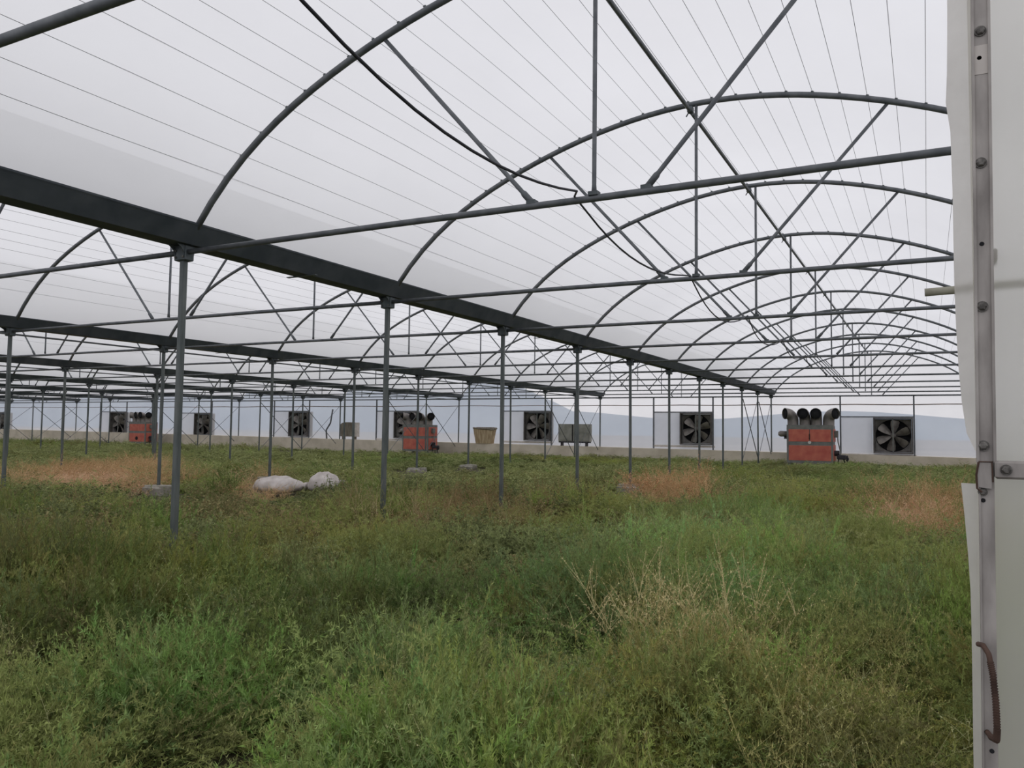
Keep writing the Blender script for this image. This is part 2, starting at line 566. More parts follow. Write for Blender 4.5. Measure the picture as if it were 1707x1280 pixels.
# ridge pipes with a clamp at every arch
cl = MB()
cl.bbox(-.03, .03, -.035, .035, -.02, .045, .008)
cl.tube([(-.02, 0, -.015), (-.045, 0, -.055)], .007, 6)
cl.tube([(.01, .01, -.015), (.02, .01, -.05)], .007, 6)
clamp_me = cl.mesh('pipe_clamp', 'bracket')
ridge_me = MB().tube([(0, y, 0) for y in np.linspace(0, YE - YN, 12)], .021, 10).mesh('pipe', 'steel', True)
for b in range(0, 9):
    if not in_view([(bay_x(b) - .12, y, 4.7) for y in np.linspace(YN, YE, 20)], 0, 0):
        continue
    t = thing('ridge_pipe', 'long ridge pipe under the roof crown of the %s' % BAYN[b], 'pipe', (bay_x(b) - .12, YN, 4.70), 'ridge pipes')
    obj('pipe', ridge_me, t)
    if b < 3:
        for i in range(0, 11):
            obj('pipe_clamp', clamp_me, t, (0, row_y(i) - YN, 0))

# thin film-support wires along the roof
wire_cache = {}
for b in range(0, 4):
    cnt = 0
    for wi, d in enumerate(WIRE_D):
        if b >= 2 and wi % 2:
            continue
        cnt += 1
        z = arch_z(d) + .031
        pts = [(0, yy, .006 * math.sin(yy * 1.9 + wi)) for yy in np.linspace(0, YE - YN, 26)]
        if not in_view([(bay_x(b) + d, YN + p[1], z) for p in pts], 40, 40):
            continue
        key = wi
        if key not in wire_cache:
            wire_cache[key] = MB().tube(pts, .0021, 4, False).mesh('film_wire', 'wire')
        o = obj('film_wire', wire_cache[key], None, (bay_x(b) + d, YN, z))
        tag(o, 'thin wire under the film roof of the %s, %s counting from its left gutter' % (BAYN[b], ordn(cnt)), 'wire',
            'thin wires under the roof film')

# black cable drooping from truss to truss along the nearest bay
pts = []
sag = {-1: .20, 0: .17, 1: .26, 2: .24, 3: .2, 4: .15, 5: .15}
for i in range(-1, 6):
    xa = -2.15 - .02 * max(i, 0) + (.14 * (1) if i == -1 else 0)
    for q in range(12):
        u = q / 12
        pts.append((xa - .05 * math.sin(u * math.pi) + (.06 * math.sin(i * 3.1)) * math.sin(u * 6.28), row_y(i) + SP * u,
                    2.955 - 4 * sag[i] * u * (1 - u)))
    if i >= 0:
        pts[-12] = (xa, row_y(i), 2.945)
pts.append((-2.3, row_y(6), 2.95))
tag(obj('black_cable', MB().tube(pts, .008, 6).mesh('black_cable', 'cable', True)),
    'black cable drooping from truss to truss along the nearest bay', 'cable')

# longitudinal tie pipe under the second and third gutter
for g, lab in ((1, 'slim tie pipe joining the post heads under the second gutter'), (2, 'slim tie pipe joining the post heads under the third gutter')):
    tag(obj('tie_pipe', MB().tube([(0, 0, 0), (0, (YE - YN) * .5, .01), (0, YE - YN, 0)], .016, 8).mesh('tie_pipe', 'steel', True), None,
            (gut_x(g) + .02, YN, 2.862)), lab, 'pipe', 'tie pipes')

# crossed rods bracing the last posts
for g in range(0, 8):
    for i in (8, 9):
        for s, nm in ((0, 'falling'), (1, 'rising')):
            a = (0, 0, 2.55) if s == 0 else (0, 0, .12)
            b_ = (0, SP, .12) if s == 0 else (0, SP, 2.55)
            xo = .035 if s == 0 else -.035
            y = row_y(i)
            if not in_view([(gut_x(g), y, 1), (gut_x(g), y + SP, 1)], 0, 0):
                continue
            o = obj('brace_rod', MB().tube([(xo, a[1], a[2]), (xo, b_[1], b_[2])], .016 if s == 0 else .011, 6).mesh('brace_rod', 'steel'), None,
                    (gut_x(g), y, 0))
            tag(o, 'diagonal rod %s towards the far wall under the %s, %s bay' % (
                nm, GNAME[g], 'last' if i == 9 else 'last-but-one'), 'brace', 'crossed rods between the last posts')

# ------------------------------------------------------------------ end wall rails, studs and fans
rail = MB()
xs2 = np.linspace(xL, xR, 90)
rail.tube([(x, YE - .05, 2.54 + .012 * math.sin(x * 1.7)) for x in xs2], .022, 6)
struct('trim_1', rail.mesh('trim_1', 'rustrail'), 'rust-flecked rail along the far end wall above the fans')
rail = MB().tube([(xL, YE - .05, ZC - .01), (xR, YE - .05, ZC - .01)], .024, 6)
struct('trim_2', rail.mesh('trim_2', 'steel'), 'steel rail along the far end wall at truss height')

stud_me = MB().box(-.03, .03, -.03, .03, 0, 1).mesh('stud', 'steel')
nstud = 0
for fx, z0, z1 in fan_specs:
    for dx, side in ((-2.0, 'left'), (.78, 'right')):
        x = fx + dx
        zt = wall_top(x)
        o = obj('wall_stud', stud_me, None, (x, YE - .07, zt))
        o.scale = (1, 1, ZC + .02 - zt)
        idx = [s[0] for s in fan_specs].index(fx)
        tag(o, 'steel stud of the far wall, %s of the %s fan from the right' % (side, ordn(idx + 1)), 'stud', 'studs of the far wall')
    # head and sill rails
    t = MB().box(-2.0, .75, -.05, -.01, z1 + .005, z1 + .055)
    struct('trim_3', t.mesh('trim_3', 'steel'), 'slim head rail above a wall fan', loc=(fx, YE, 0))
    t = MB().bbox(-2.0, .85, -.09, -.005, z0 - .12, z0 - .03, .01)
    struct('trim_4', t.mesh('trim_4', 'sill'), 'pale sill rail under a wall fan', loc=(fx, YE, 0))

# fan parts, unit = 1.48 m square
S = .74
fr = MB()
for a in ((-S, S, S - .05, S), (-S, S, -S, -S + .05)):
    fr.bbox(a[0], a[1], -.18, .3, a[2], a[3], .008)
for a in ((-S, -S + .05), (S - .05, S)):
    fr.bbox(a[0], a[1], -.18, .3, -S + .05, S - .05, .008)
fan_frame = fr.mesh('housing', 'fanframe')
rg = MB()
n = 40
v, f = [], []
for k in range(n):
    q = 2 * math.pi * k / n
    c, s = math.cos(q), math.sin(q)
    mx = S - .06
    sq = mx / max(abs(c), abs(s))
    v += [(c * sq, .0, s * sq), (c * .67, -.02, s * .67), (c * .66, .16, s * .66)]
for k in range(n):
    j = (k + 1) % n
    f += [(3 * k, 3 * j, 3 * j + 1, 3 * k + 1), (3 * k + 1, 3 * j + 1, 3 * j + 2, 3 * k + 2)]
ring_me = rg.add(v, f).mesh('orifice_plate', 'fanframe', True)
sl_me = MB().add([(-S + .06, .27, -.075), (S - .06, .27, -.075), (S - .06, .2, .075), (-S + .06, .2, .075),
                  (-S + .06, .28, -.075), (S - .06, .28, -.075), (S - .06, .21, .08), (-S + .06, .21, .08)],
                 [(0, 1, 2, 3), (7, 6, 5, 4), (0, 4, 5, 1), (3, 2, 6, 7)]).mesh('shutter_slat', 'dark')
bl = MB()
v, f = [], []
for k, (r, wd, tw) in enumerate(((.10, .07, .75), (.25, .13, .62), (.42, .17, .5), (.58, .18, .42), (.635, .13, .4))):
    for u in (-1, -.33, .33, 1):
        cx = u * wd
        v.append((cx * math.cos(tw), .02 + cx * math.sin(tw) - .03 * (1 - u * u), r))
for k in range(4):
    for u in range(3):
        f.append((k * 4 + u, k * 4 + u + 1, k * 4 + 5 + u, k * 4 + 4 + u))
blade_me = bl.add(v, f).mesh('blade', 'blade', True)
hub_me = MB().tube([(0, -.08, 0), (0, -.06, 0), (0, .06, 0)], [.07, .11, .11], 14).mesh('hub', 'fanframe', True)
bar_me = MB().bbox(-.022, .022, -.13, -.1, -S + .03, S - .03, .005).mesh('belt_bar', 'heatergrey')
fn = 0
for fx, z0, z1 in fan_specs:
    zc = (z0 + z1) / 2
    if not in_view([(fx + .7, YE, zc)], 0, 0):
        continue
    fn += 1
    lab = {1: 'large wall exhaust fan at the right, right of the nearest orange heater',
           4: 'wall exhaust fan half hidden by the middle orange heater',
           5: 'wall exhaust fan in the far wall above the white sacks',
           7: 'wall exhaust fan beside the leftmost orange heater',
           8: 'wall exhaust fan cut by the left edge of the picture'}.get(fn, 'wall exhaust fan, %s from the right along the far wall' % ordn(fn))
    t = thing('exhaust_fan', lab, 'fan', (fx, YE - .02, zc), 'exhaust fans in the far wall', scale=(z1 - z0) / 1.48)
    obj('housing', fan_frame, t)
    obj('orifice_plate', ring_me, t)
    for k in range(9):
        obj('shutter_slat', sl_me, t, (0, 0, -.6 + .15 * k))
    a0 = random.random() if fn > 1 else .15
    for k in range(6):
        o = obj('blade', blade_me, t)
        o.rotation_euler = (0, a0 + k * math.pi / 3, 0)
    obj('hub', hub_me, t)
    obj('belt_bar', bar_me, t)
    # clear panel left of the fan
    pm = MB().box(-1.97, -.78, -.03, -.022, z0 + .0, z1).mesh('panel', 'panel')
    struct('window_%d' % fn, pm, 'pale rigid panel left of a wall fan', loc=(fx, YE, 0))


# ------------------------------------------------------------------ hot-air heaters
def elbow(direction, rad=.2):
    """sheet-metal elbow rising and turning to the horizontal direction"""
    dx, dy = direction
    pts, rr = [], []
    pts.append((0, 0, -.02)); pts.append((0, 0, .18))
    for k in range(1, 7):
        q = k / 6 * math.pi / 2
        pts.append((dx * .26 * (1 - math.cos(q)), dy * .26 * (1 - math.cos(q)), .18 + .26 * math.sin(q)))
    e = pts[-1]
    pts.append((e[0] + dx * .06, e[1] + dy * .06, e[2]))
    mb = MB().tube(pts, rad, 16, False)
    # inner wall and dark bottom
    return mb, pts


E_DIRS = [(-.8, -.6), (-.12, -.99), (.05, -1.0), (.8, -.6)]
E_X = [-.62, -.2, .2, .62]
el_me, el_in, el_rim = [], [], []
for dd in E_DIRS:
    mb, pts = elbow(dd)
    el_me.append(mb.mesh('duct_elbow', 'duct', True))
    el_in.append(MB().tube([Vector(pts[-1]) - Vector((dd[0], dd[1], 0)) * .03 + Vector((0, 0, 0)), Vector(pts[-3])], .185, 16).mesh('duct_mouth', 'dark', True))
    a = Vector(pts[-1])
    dv = Vector((dd[0], dd[1], 0)).normalized()
    el_rim.append(MB().tube([a - dv * .035, a + dv * .01], .209, 16, False).mesh('rim', 'duct', True))

W2, D2 = .80, .95
HB = {}
HB['body'] = MB().bbox(-W2 + .02, W2 - .02, .02, D2, .14, 1.48, .015).mesh('body', 'heatergrey')
fr = MB()
for x in (-W2, W2 - .07):
    fr.box(x, x + .07, 0, .06, .1, 1.5)
for z in ((.1, .2), (.75, .89), (1.34, 1.5)):
    fr.box(-W2 + .07, W2 - .07, .003, .05, z[0], z[1])
for y in (.0, D2 - .03):
    pass
HB['frame'] = fr.mesh('frame', 'heatergrey')
HB['p_ul'] = MB().bbox(-W2 + .07, -.01, -.005, .03, .89, 1.34, .008).mesh('panel', 'orange')
HB['p_ur'] = MB().bbox(.01, W2 - .07, -.005, .03, .89, 1.34, .008).mesh('panel', 'orange')
HB['p_lo'] = MB().bbox(-W2 + .07, W2 - .07, -.005, .03, .2, .75, .008).mesh('panel', 'orange')
HB['side_u'] = MB().bbox(W2 - .03, W2 + .005, .08, D2 - .05, .89, 1.36, .006).mesh('panel', 'orange')
HB['side_l'] = MB().bbox(W2 - .03, W2 + .005, .08, D2 - .05, .2, .78, .006).mesh('panel', 'orange')
HB['leg'] = MB().box(-.05, .05, -.05, .05, -.25, .12).mesh('leg', 'heatergrey')
HB['flue'] = MB().tube([(-W2 + .02, .4, 1.16), (-W2 - .28, .3, 1.17), (-W2 - .34, .28, 1.17)], [.11, .11, .06], 14).mesh('flue', 'duct', True)
HB['bracket'] = MB().box(-W2 - .14, -W2 + .02, .3, .45, .98, 1.06).mesh('flue_bracket', 'black')
bn = MB()
bn.tube([(W2 - .02, .35, .48), (W2 + .18, .35, .48)], .1, 12)
bn.bbox(W2 + .1, W2 + .42, .2, .5, .26, .42, .03)
bn.tube([(W2 + .42, .35, .4), (W2 + .46, .35, .28), (W2 + .42, .35, .2)], .04, 8)
bn.tube([(W2 + .16, .25, .26), (W2 + .10, .2, -.15)], .025, 6)
bn.tube([(W2 + .32, .4, .26), (W2 + .42, .4, -.15)], .025, 6)
HB['burner'] = bn.mesh('burner', 'black')
pp = MB()
pp.tube([(W2, .4, 1.1), (W2 + .12, .4, 1.1), (W2 + .13, .4, .9), (W2 + .22, .4, .5), (W2 + .2, .4, .4)], .02, 8)
pp.bbox(W2, W2 + .14, .3, .5, 1.05, 1.3, .01)
HB['pipes'] = pp.mesh('pipework', 'heatergrey')
HB['gauge'] = MB().tube([(0, 0, .86), (0, -.03, .86)], .055, 14).mesh('gauge', 'white')
HB['handle'] = MB().bbox(-.02, .02, -.03, -.004, .97, 1.18, .006).mesh('handle', 'rust')
HB['vent'] = MB().tube([(0, .0, .42), (0, -.02, .42)], .12, 16).mesh('round_vent', 'dark')
for n_, (hx, hz, hs, lab) in enumerate(((-4.2, .0, 1.10, 'orange hot-air heater with four duct elbows, nearest and rightmost'),
                                         (-23.3, .06, .98, 'orange hot-air heater in the middle with cross braces in front'),
                                         (-44.6, .08, .98, 'orange hot-air heater at the far left with a round dark vent'))):
    t = thing('hot_air_heater', lab, 'heater', (hx, 34.0, hz), 'orange greenhouse heaters', scale=hs)
    obj('body', HB['body'], t)
    obj('frame', HB['frame'], t)
    for key in ('p_ul', 'p_ur', 'p_lo', 'side_u', 'side_l'):
        p_ = obj('panel', HB[key], t)
        p_['label'] = 'faded orange sheet panel'
        if key == 'p_ul' and n_ == 0:
            obj('handle', HB['handle'], p_)
    for lx in (-W2 + .08, W2 - .08):
        for ly in (.08, D2 - .08):
            obj('leg', HB['leg'], t, (lx, ly, 0))
    for q in range(4):
        e = obj('duct_elbow', el_me[q], t, (E_X[q], .35, 1.48))
        obj('duct_mouth', el_in[q], e)
        obj('rim', el_rim[q], e)
    obj('flue', HB['flue'], t)
    obj('flue_bracket', HB['bracket'], t)
    obj('burner', HB['burner'], t)
    obj('pipework', HB['pipes'], t)
    if n_ == 0:
        obj('gauge', HB['gauge'], t)
    if n_ == 2:
        obj('round_vent', HB['vent'], t)

# ------------------------------------------------------------------ odd units against the far wall
t = thing('ventilation_unit', 'grey louvred metal unit on the far wall ledge beside crossed rods', 'unit', (-15.33, 36.0, wall_top(-15.33) + .1))
obj('body', MB().bbox(-.83, .83, 0, .3, .12, .98, .015).mesh('body', 'unit'), t)
obj('door', MB().bbox(-.79, -.1, -.02, .01, .18, .92, .01).mesh('door', 'unit'), t)
obj('seam', MB().box(-.085, -.04, -.015, .01, .14, .95).mesh('seam', 'dark'), t)
for q, (zz, hh) in enumerate(((.82, .04), (.72, .04), (.58, .05), (.36, .13), (.22, .05))):
    obj('louvre', MB().bbox(.02, .27, -.015, .01, zz, zz + hh, .004).mesh('louvre', 'dark'), t)
obj('side_panel', MB().bbox(.34, .8, -.02, .01, .18, .94, .01).mesh('side_panel', 'unit'), t)
obj('base_rail', MB().bbox(-.8, .8, -.02, .28, .06, .12, .008).mesh('base_rail', 'black'), t)
for x in (-.7, .6):
    obj('foot', MB().box(x, x + .06, 0, .25, -.1, .06).mesh('foot', 'black'), t)

t = thing('tan_basket', 'tan burlap-sided basket with a dark rim standing on the far wall ledge', 'basket', (-20.33, 36.02, wall_top(-20.33) - .06))
mb = MB()
v, f = [], []
n = 28
for k, (sx, sy, z) in enumerate(((.46, .2, .06), (.5, .22, .3), (.56, .24, .6), (.6, .25, .8))):
    for q in range(n):
        a = 2 * math.pi * q / n
        e = .35
        c, s = math.cos(a), math.sin(a)
        rr = 1 + .03 * math.sin(q * 4.3 + k)
        v.append((sx * rr * math.copysign(abs(c) ** e, c), sy * rr * math.copysign(abs(s) ** e, s), z + .04 * math.sin(a * 2) * (k == 3)))
for k in range(3):
    for q in range(n):
        j = (q + 1) % n
        f.append((k * n + q, k * n + j, k * n + n + j, k * n + n + q))
f.append(tuple(range(n - 1, -1, -1)))
obj('side', mb.add(v, f).mesh('side', 'tan'), t)
rm = MB()
rm.tube([Vector(v[3 * n + q]) + Vector((0, 0, .02)) for q in list(range(n)) + [0]], .04, 6)
obj('rim', rm.mesh('rim', 'brown'), t)
obj('lid', MB().bbox(-.5, .56, -.2, .2, .78, .9, .05).mesh('lid', 'brown'), t)

t = thing('round_topped_box', 'grey-brown round-topped box with a pale edge on the far wall ledge', 'box', (-29.2, 35.95, wall_top(-29.2) + .06))
v, f = [], []
pr = [(-.58, .1), (.42, .1), (.42, .78)] + [(.42 - .5 * (1 - math.cos(q)), .78 + .14 * math.sin(q)) for q in np.linspace(.3, 2.84, 8)] + [(-.58, .78)]
k = len(pr)
v = [(x, y, z) for y in (0, .35) for x, z in pr]
f = [tuple(range(k)), tuple(range(2 * k - 1, k - 1, -1))] + [(i, k + i, k + (i + 1) % k, (i + 1) % k) for i in range(k)]
obj('body', MB().add(v, f).mesh('body', 'brown'), t)
obj('edge_strip', MB().bbox(.42, .56, .0, .3, .1, .9, .01).mesh('edge_strip', 'sill'), t)
for x in (-.5, .3):
    obj('leg', MB().box(x, x + .1, .05, .25, -.06, .1).mesh('leg', 'brown'), t)
tag(obj('leaning_pipe', MB().tube([(0, 0, 0), (-.05, 0, .5), (.25, 0, .9), (.4, 0, 1.7)], .045, 8).mesh('leaning_pipe', 'steel', True), None,
        (-30.9, 36.1, wall_top(-30.9))), 'dark bent pipe leaning by the round-topped box', 'pipe')

# ------------------------------------------------------------------ white sacks in the weeds
def sack(name, lab, loc, sx, sy, sz, rz, seed):
    r = random.Random(seed)
    ph = [r.uniform(0, 6.28) for _ in range(8)]
    nu, nv = 40, 20
    v, f = [], []
    for j in range(nv + 1):
        th = math.pi * j / nv
        for i in range(nu):
            a = 2 * math.pi * i / nu
            x, y, z = math.cos(a) * math.sin(th), math.sin(a) * math.sin(th), math.cos(th)
            w_ = 1 + (.07 * math.sin(3 * a + ph[0] + z * 2) + .03 * math.sin(7 * a + ph[1] + 3 * z)) * math.sin(th) + .03 * math.sin(9 * x + ph[2]) * math.sin(8 * y + ph[3])
            fold = .02 * math.sin(11 * x + 5 * y + ph[4]) + .02 * math.sin(9 * y - 7 * x + ph[5])
            zz = z * (1 + fold * 2)
            if zz < 0:
                zz *= .6
            v.append((x * sx * w_, y * sy * w_, zz * sz * w_))
    for j in range(nv):
        for i in range(nu):
            k = (i + 1) % nu
            f.append((j * nu + i, j * nu + nu + i, j * nu + nu + k, j * nu + k))
    t = thing(name, lab, 'sack', loc, 'white sacks lying in the weeds', rz)
    obj('bag', MB().add(v, f).mesh('bag', 'sack', True), t)
    nk = MB()
    nk.tube([(sx * .85, 0, 0), (sx * 1.02, .02, .03), (sx * 1.1, 0, .05), (sx * 1.22, -.02, .02)], [.09, .04, .05, .1], 10)
    obj('tied_neck', nk.mesh('tied_neck', 'sack', True), t)


sack('white_sack', 'longer flat white sack lying in the weeds at left', (-11.45, 11.95, .13), .5, .32, .22, .45, 1)
sack('white_sack', 'rounder white sack lying right of the flat one', (-10.5, 12.2, .2), .3, .26, .25, .45, 2)

# ------------------------------------------------------------------ weeds
def plant_mesh(name, stems, height, spread, leaves, leaf_len, leaf_w, seed, material, leaf_up=.6, start=.15, stem_r=.0016,
               droop=.25, twigs=0, broad=False, base=.06, stem_var=.35, tl=None, ts=.8, flat=.5):
    r = np.random.default_rng(seed)
    V, F, A = [], [], []

    def tri(p, d, ln, wd, var):
        up = np.array([0, 0, 1.0])
        s = np.cross(d, up)
        nn = np.linalg.norm(s)
        s = s / nn if nn > 1e-4 else np.array([1.0, 0, 0])
        s = s + .6 * r.normal(size=3) * .6
        s /= np.linalg.norm(s)
        o = len(V)
        if broad:
            V.extend([p, p + d * ln * .5 + s * wd * .5, p + d * ln, p + d * ln * .5 - s * wd * .5])
            F.append((o, o + 1, o + 2))
            F.append((o, o + 2, o + 3))
            A.extend([var] * 4)
        else:
            V.extend([p - s * wd * .5, p + s * wd * .5, p + d * ln])
            F.append((o, o + 1, o + 2))
            A.extend([var] * 3)

    def path(p0, d0, ln, dr, segs=6):
        P = [p0]
        d = d0.copy()
        for k in range(segs):
            d = d + np.array([r.normal() * .10, r.normal() * .10, -dr / segs + r.normal() * .04])
            d /= np.linalg.norm(d)
            P.append(P[-1] + d * ln / segs)
        return P

    def stem(P, rad, var):
        o = len(V)
        for k, p in enumerate(P):
            rr = rad * (1 - .7 * k / (len(P) - 1))
            for q in range(3):
                an = 2.1 * q
                V.append(p + np.array([math.cos(an) * rr, math.sin(an) * rr, 0]))
                A.append(var)
        for k in range(len(P) - 1):
            for q in range(3):
                j = (q + 1) % 3
                F.append((o + 3 * k + q, o + 3 * k + j, o + 3 * k + 3 + j, o + 3 * k + 3 + q))

    def foliage(P, nl, st, lscale=1.0):
        segs = len(P) - 1
        for q in range(nl):
            u = st + (1 - st) * (r.random() ** .85)
            k = min(int(u * segs), segs - 1)
            fr_ = u * segs - k
            p = P[k] * (1 - fr_) + P[k + 1] * fr_
            ax = P[k + 1] - P[k]
            ax = ax / np.linalg.norm(ax)
            d = r.normal(size=3)
            d -= ax * d.dot(ax)
            d /= np.linalg.norm(d) + 1e-6
            d = d + ax * leaf_up + np.array([0, 0, .15])
            d /= np.linalg.norm(d)
            ln = leaf_len * r.uniform(.6, 1.3) * (1.1 - .5 * u) * lscale
            tri(p, d, ln, leaf_w * r.uniform(.7, 1.2), float(np.clip(r.normal(.5, .2), 0, 1)))

    for s in range(stems):
        a = r.uniform(0, 2 * math.pi)
        b0 = base * math.sqrt(r.random())
        p0 = np.array([math.cos(a) * b0, math.sin(a) * b0, -.06])
        lean = spread * r.random() ** .7
        a2 = a + r.normal() * .5
        d0 = np.array([math.cos(a2) * lean, math.sin(a2) * lean, 1.0])
        d0 /= np.linalg.norm(d0)
        ln = height * r.uniform(1 - stem_var, 1.1)
        P = path(p0, d0, ln, droop * r.uniform(.3, 1.5))
        stem(P, stem_r, .35 + .3 * r.random())
        foliage(P, leaves, start)
        for q in range(twigs):
            u = r.uniform(.25, .85)
            k = int(u * 6)
            d = r.normal(size=3) * .6
            d[2] = abs(d[2]) * flat * 2 * .6 + flat
            d /= np.linalg.norm(d)
            T = path(P[k], d, ln * r.uniform(.2, .4), .3, 3)
            stem(T, stem_r * .6, .5)
            foliage(T, tl or max(4, leaves // 4), .1, ts)
    me = bpy.data.meshes.new(name)
    me.from_pydata([tuple(p) for p in V], [], F)
    at = me.attributes.new('leafvar', 'FLOAT', 'POINT')
    at.data.foreach_set('value', np.array(A, dtype=np.float32))
    me.materials.append(material)
    me.update()
    return me


LM = leaf_mat('weed_leaf')
LMB = leaf_mat('broad_leaf', trans=.3)
LMD = leaf_mat('dry_weed_leaf', trans=.15)


def library(name, meshes):
    c = bpy.data.collections.new(name)
    for k, me in enumerate(meshes):
        o = bpy.data.objects.new('%s_plant_%d' % (name, k), me)
        c.objects.link(o)
    return c


feather = library('feathery', [plant_mesh('feathery', 17, .54, 1.5, 14, .03, .006, 10 + k, LM, .5, .3, .002, .4, 9, base=.12, tl=30, ts=.85, flat=.22) for k in range(6)])
tuft = library('tuft', [plant_mesh('tuft', 18, .52, 1.0, 24, .034, .006, 30 + k, LM, .9, .2, .002, .4, 7, base=.14, tl=34, ts=.9, flat=.6) for k in range(5)])
broadl = library('broad', [plant_mesh('broad', 20, .42, 1.2, 34, .04, .022, 50 + k, LMB, .3, .2, .002, .3, 4, True, .14) for k in range(4)])
dry = library('dry', [plant_mesh('dry', 22, .52, 1.1, 24, .024, .0055, 70 + k, LMD, .6, .25, .002, .3, 8, base=.12) for k in range(3)])
straw = library('straw', [plant_mesh('straw', 60, .42, 1.6, 10, .06, .006, 80 + k, LMD, 1.2, .1, .003, 1.0, 2, base=.18) for k in range(3)])
wisp = library('wisp', [plant_mesh('wisp', 4, .6, .9, 22, .02, .005, 90 + k, LM, .5, .35, .0022, 1.1, 5, base=.12) for k in range(5)])


def scatter(name, label, cat, coll, P, rot, scl, tint, nvar):
    me = bpy.data.meshes.new(name)
    me.from_pydata([tuple(p) for p in P], [], [])
    n = len(P)
    a = me.attributes.new('rot', 'FLOAT_VECTOR', 'POINT'); a.data.foreach_set('vector', np.asarray(rot, np.float32).ravel())
    a = me.attributes.new('scl', 'FLOAT_VECTOR', 'POINT'); a.data.foreach_set('vector', np.asarray(scl, np.float32).ravel())
    a = me.attributes.new('tint', 'FLOAT_COLOR', 'POINT')
    t4 = np.ones((n, 4), np.float32); t4[:, :3] = tint
    a.data.foreach_set('color', t4.ravel())
    a = me.attributes.new('pick', 'INT', 'POINT'); a.data.foreach_set('value', rng.integers(0, nvar, n).astype(np.int32))
    o = obj(name, me)
    tag(o, label, cat, kind='stuff')
    ng = bpy.data.node_groups.new(name + '_scatter', 'GeometryNodeTree')
    ng.interface.new_socket('Geometry', in_out='INPUT', socket_type='NodeSocketGeometry')
    ng.interface.new_socket('Geometry', in_out='OUTPUT', socket_type='NodeSocketGeometry')
    N, L = ng.nodes, ng.links
    gi, go = N.new('NodeGroupInput'), N.new('NodeGroupOutput')
    m2p = N.new('GeometryNodeMeshToPoints')
    ci = N.new('GeometryNodeCollectionInfo')
    ci.inputs['Collection'].default_value = coll
    ci.inputs['Separate Children'].default_value = True
    ci.inputs['Reset Children'].default_value = True
    iop = N.new('GeometryNodeInstanceOnPoints')
    iop.inputs['Pick Instance'].default_value = True

    def attr(nm, ty):
        q = N.new('GeometryNodeInputNamedAttribute')
        q.data_type = ty
        q.inputs['Name'].default_value = nm
        return q.outputs['Attribute']
    e2r = N.new('FunctionNodeEulerToRotation')
    L.new(gi.outputs[0], m2p.inputs['Mesh'])
    L.new(m2p.outputs[0], iop.inputs['Points'])
    L.new(ci.outputs[0], iop.inputs['Instance'])
    L.new(attr('pick', 'INT'), iop.inputs['Instance Index'])
    L.new(attr('rot', 'FLOAT_VECTOR'), e2r.inputs[0])
    L.new(e2r.outputs[0], iop.inputs['Rotation'])
    L.new(attr('scl', 'FLOAT_VECTOR'), iop.inputs['Scale'])
    L.new(iop.outputs[0], go.inputs[0])
    md = o.modifiers.new('scatter', 'NODES')
    md.node_group = ng
    return o


# smooth value noise for natural patchiness
class VNoise:
    def __init__(s, seed, cell):
        s.g = np.random.default_rng(seed).random((256, 256))
        s.c = cell

    def __call__(s, x, y):
        x, y = x / s.c + 100, y / s.c + 100
        i, j = int(math.floor(x)), int(math.floor(y))
        u, v_ = x - i, y - j
        u, v_ = u * u * (3 - 2 * u), v_ * v_ * (3 - 2 * v_)
        g = s.g
        a = g[i % 256, j % 256] * (1 - u) + g[(i + 1) % 256, j % 256] * u
        b = g[i % 256, (j + 1) % 256] * (1 - u) + g[(i + 1) % 256, (j + 1) % 256] * u
        return a * (1 - v_) + b * v_


nA, nB, nC, nD = VNoise(1, 1.1), VNoise(2, .45), VNoise(3, 2.6), VNoise(4, .7)


def ell(x, y, cx, cy, rad, tan):
    """1 at the centre of a patch elongated away from the door, 0 at its rim"""
    L = math.hypot(cx, cy)
    ux, uy = cx / L, cy / L
    a = (x - cx) * ux + (y - cy) * uy
    b = -(x - cx) * uy + (y - cy) * ux
    return max(0.0, 1 - math.sqrt((a / rad) ** 2 + (b / tan) ** 2)) ** .5


DRY = [(-17.6, 12.4, 5.5, 1.9), (-12.9, 13.0, 4, .8), (-20.5, 15, 5, 1.5), (-4.65, 15.9, 3.0, 1.0), (-0.05, 13.9, 3.5, .9), ]
STRAW = [(-17.2, 11.9, 4.5, 1.7), (-0.1, 13.2, 3, .8), (-13.1, 12.9, 2.5, .6)]
DARK = [(-5.6, 9.2, 4.5, 2.6), (-8.6, 7.3, 3.5, 2.2), (-14.5, 8.5, 4, 2.5), (-12, 17, 9, 4), (-30, 24, 16, 9), (-8, 20, 9, 3)]
BROWN = [(-5.75, 7.9, 2.2, 1.3), (-6.5, 11, 3, 2.2), (-12.5, 9.5, 3, 2)]
YEL = [(-1.3, 4.7, 1.1, .5), (-.62, 4.3, 1.3, .3), (-1.62, 5.3, .6, .4), (-.3, 4.6, 1.0, .25)]
BRIGHT = [(-1.9, 8.2, 3.6, 2.6), (-3.6, 6.3, 1.6, 1.6), (-.8, 6.0, 2.0, 1.0), (-4.2, 5.2, 1.3, 1.0)]


def amount(x, y, L_): return max(ell(x, y, *e) for e in L_)


POOL = {k: ([], [], [], []) for k in ('green', 'tuft', 'broad', 'dry', 'straw', 'wisp')}


def put(kind, x, y, s, h, tint):
    P, R, S_, T = POOL[kind]
    P.append((x, y, terrain(x, y)))
    R.append((random.gauss(0, .1), random.gauss(0, .1), random.uniform(0, 6.28)))
    S_.append((s, s, h))
    T.append(tint)


def near_thing(x, y):
    for cx, cy, rr in ((-11.55, 11.95, .55), (-10.55, 12.2, .4), (-11.0, 11.75, .3)):
        if (x - cx) ** 2 + (y - cy) ** 2 < rr * rr:
            return True
    return False


def lerp(a, b, t): return tuple(p * (1 - t) + q * t for p, q in zip(a, b))


BUSH = {}
BCELL = .95


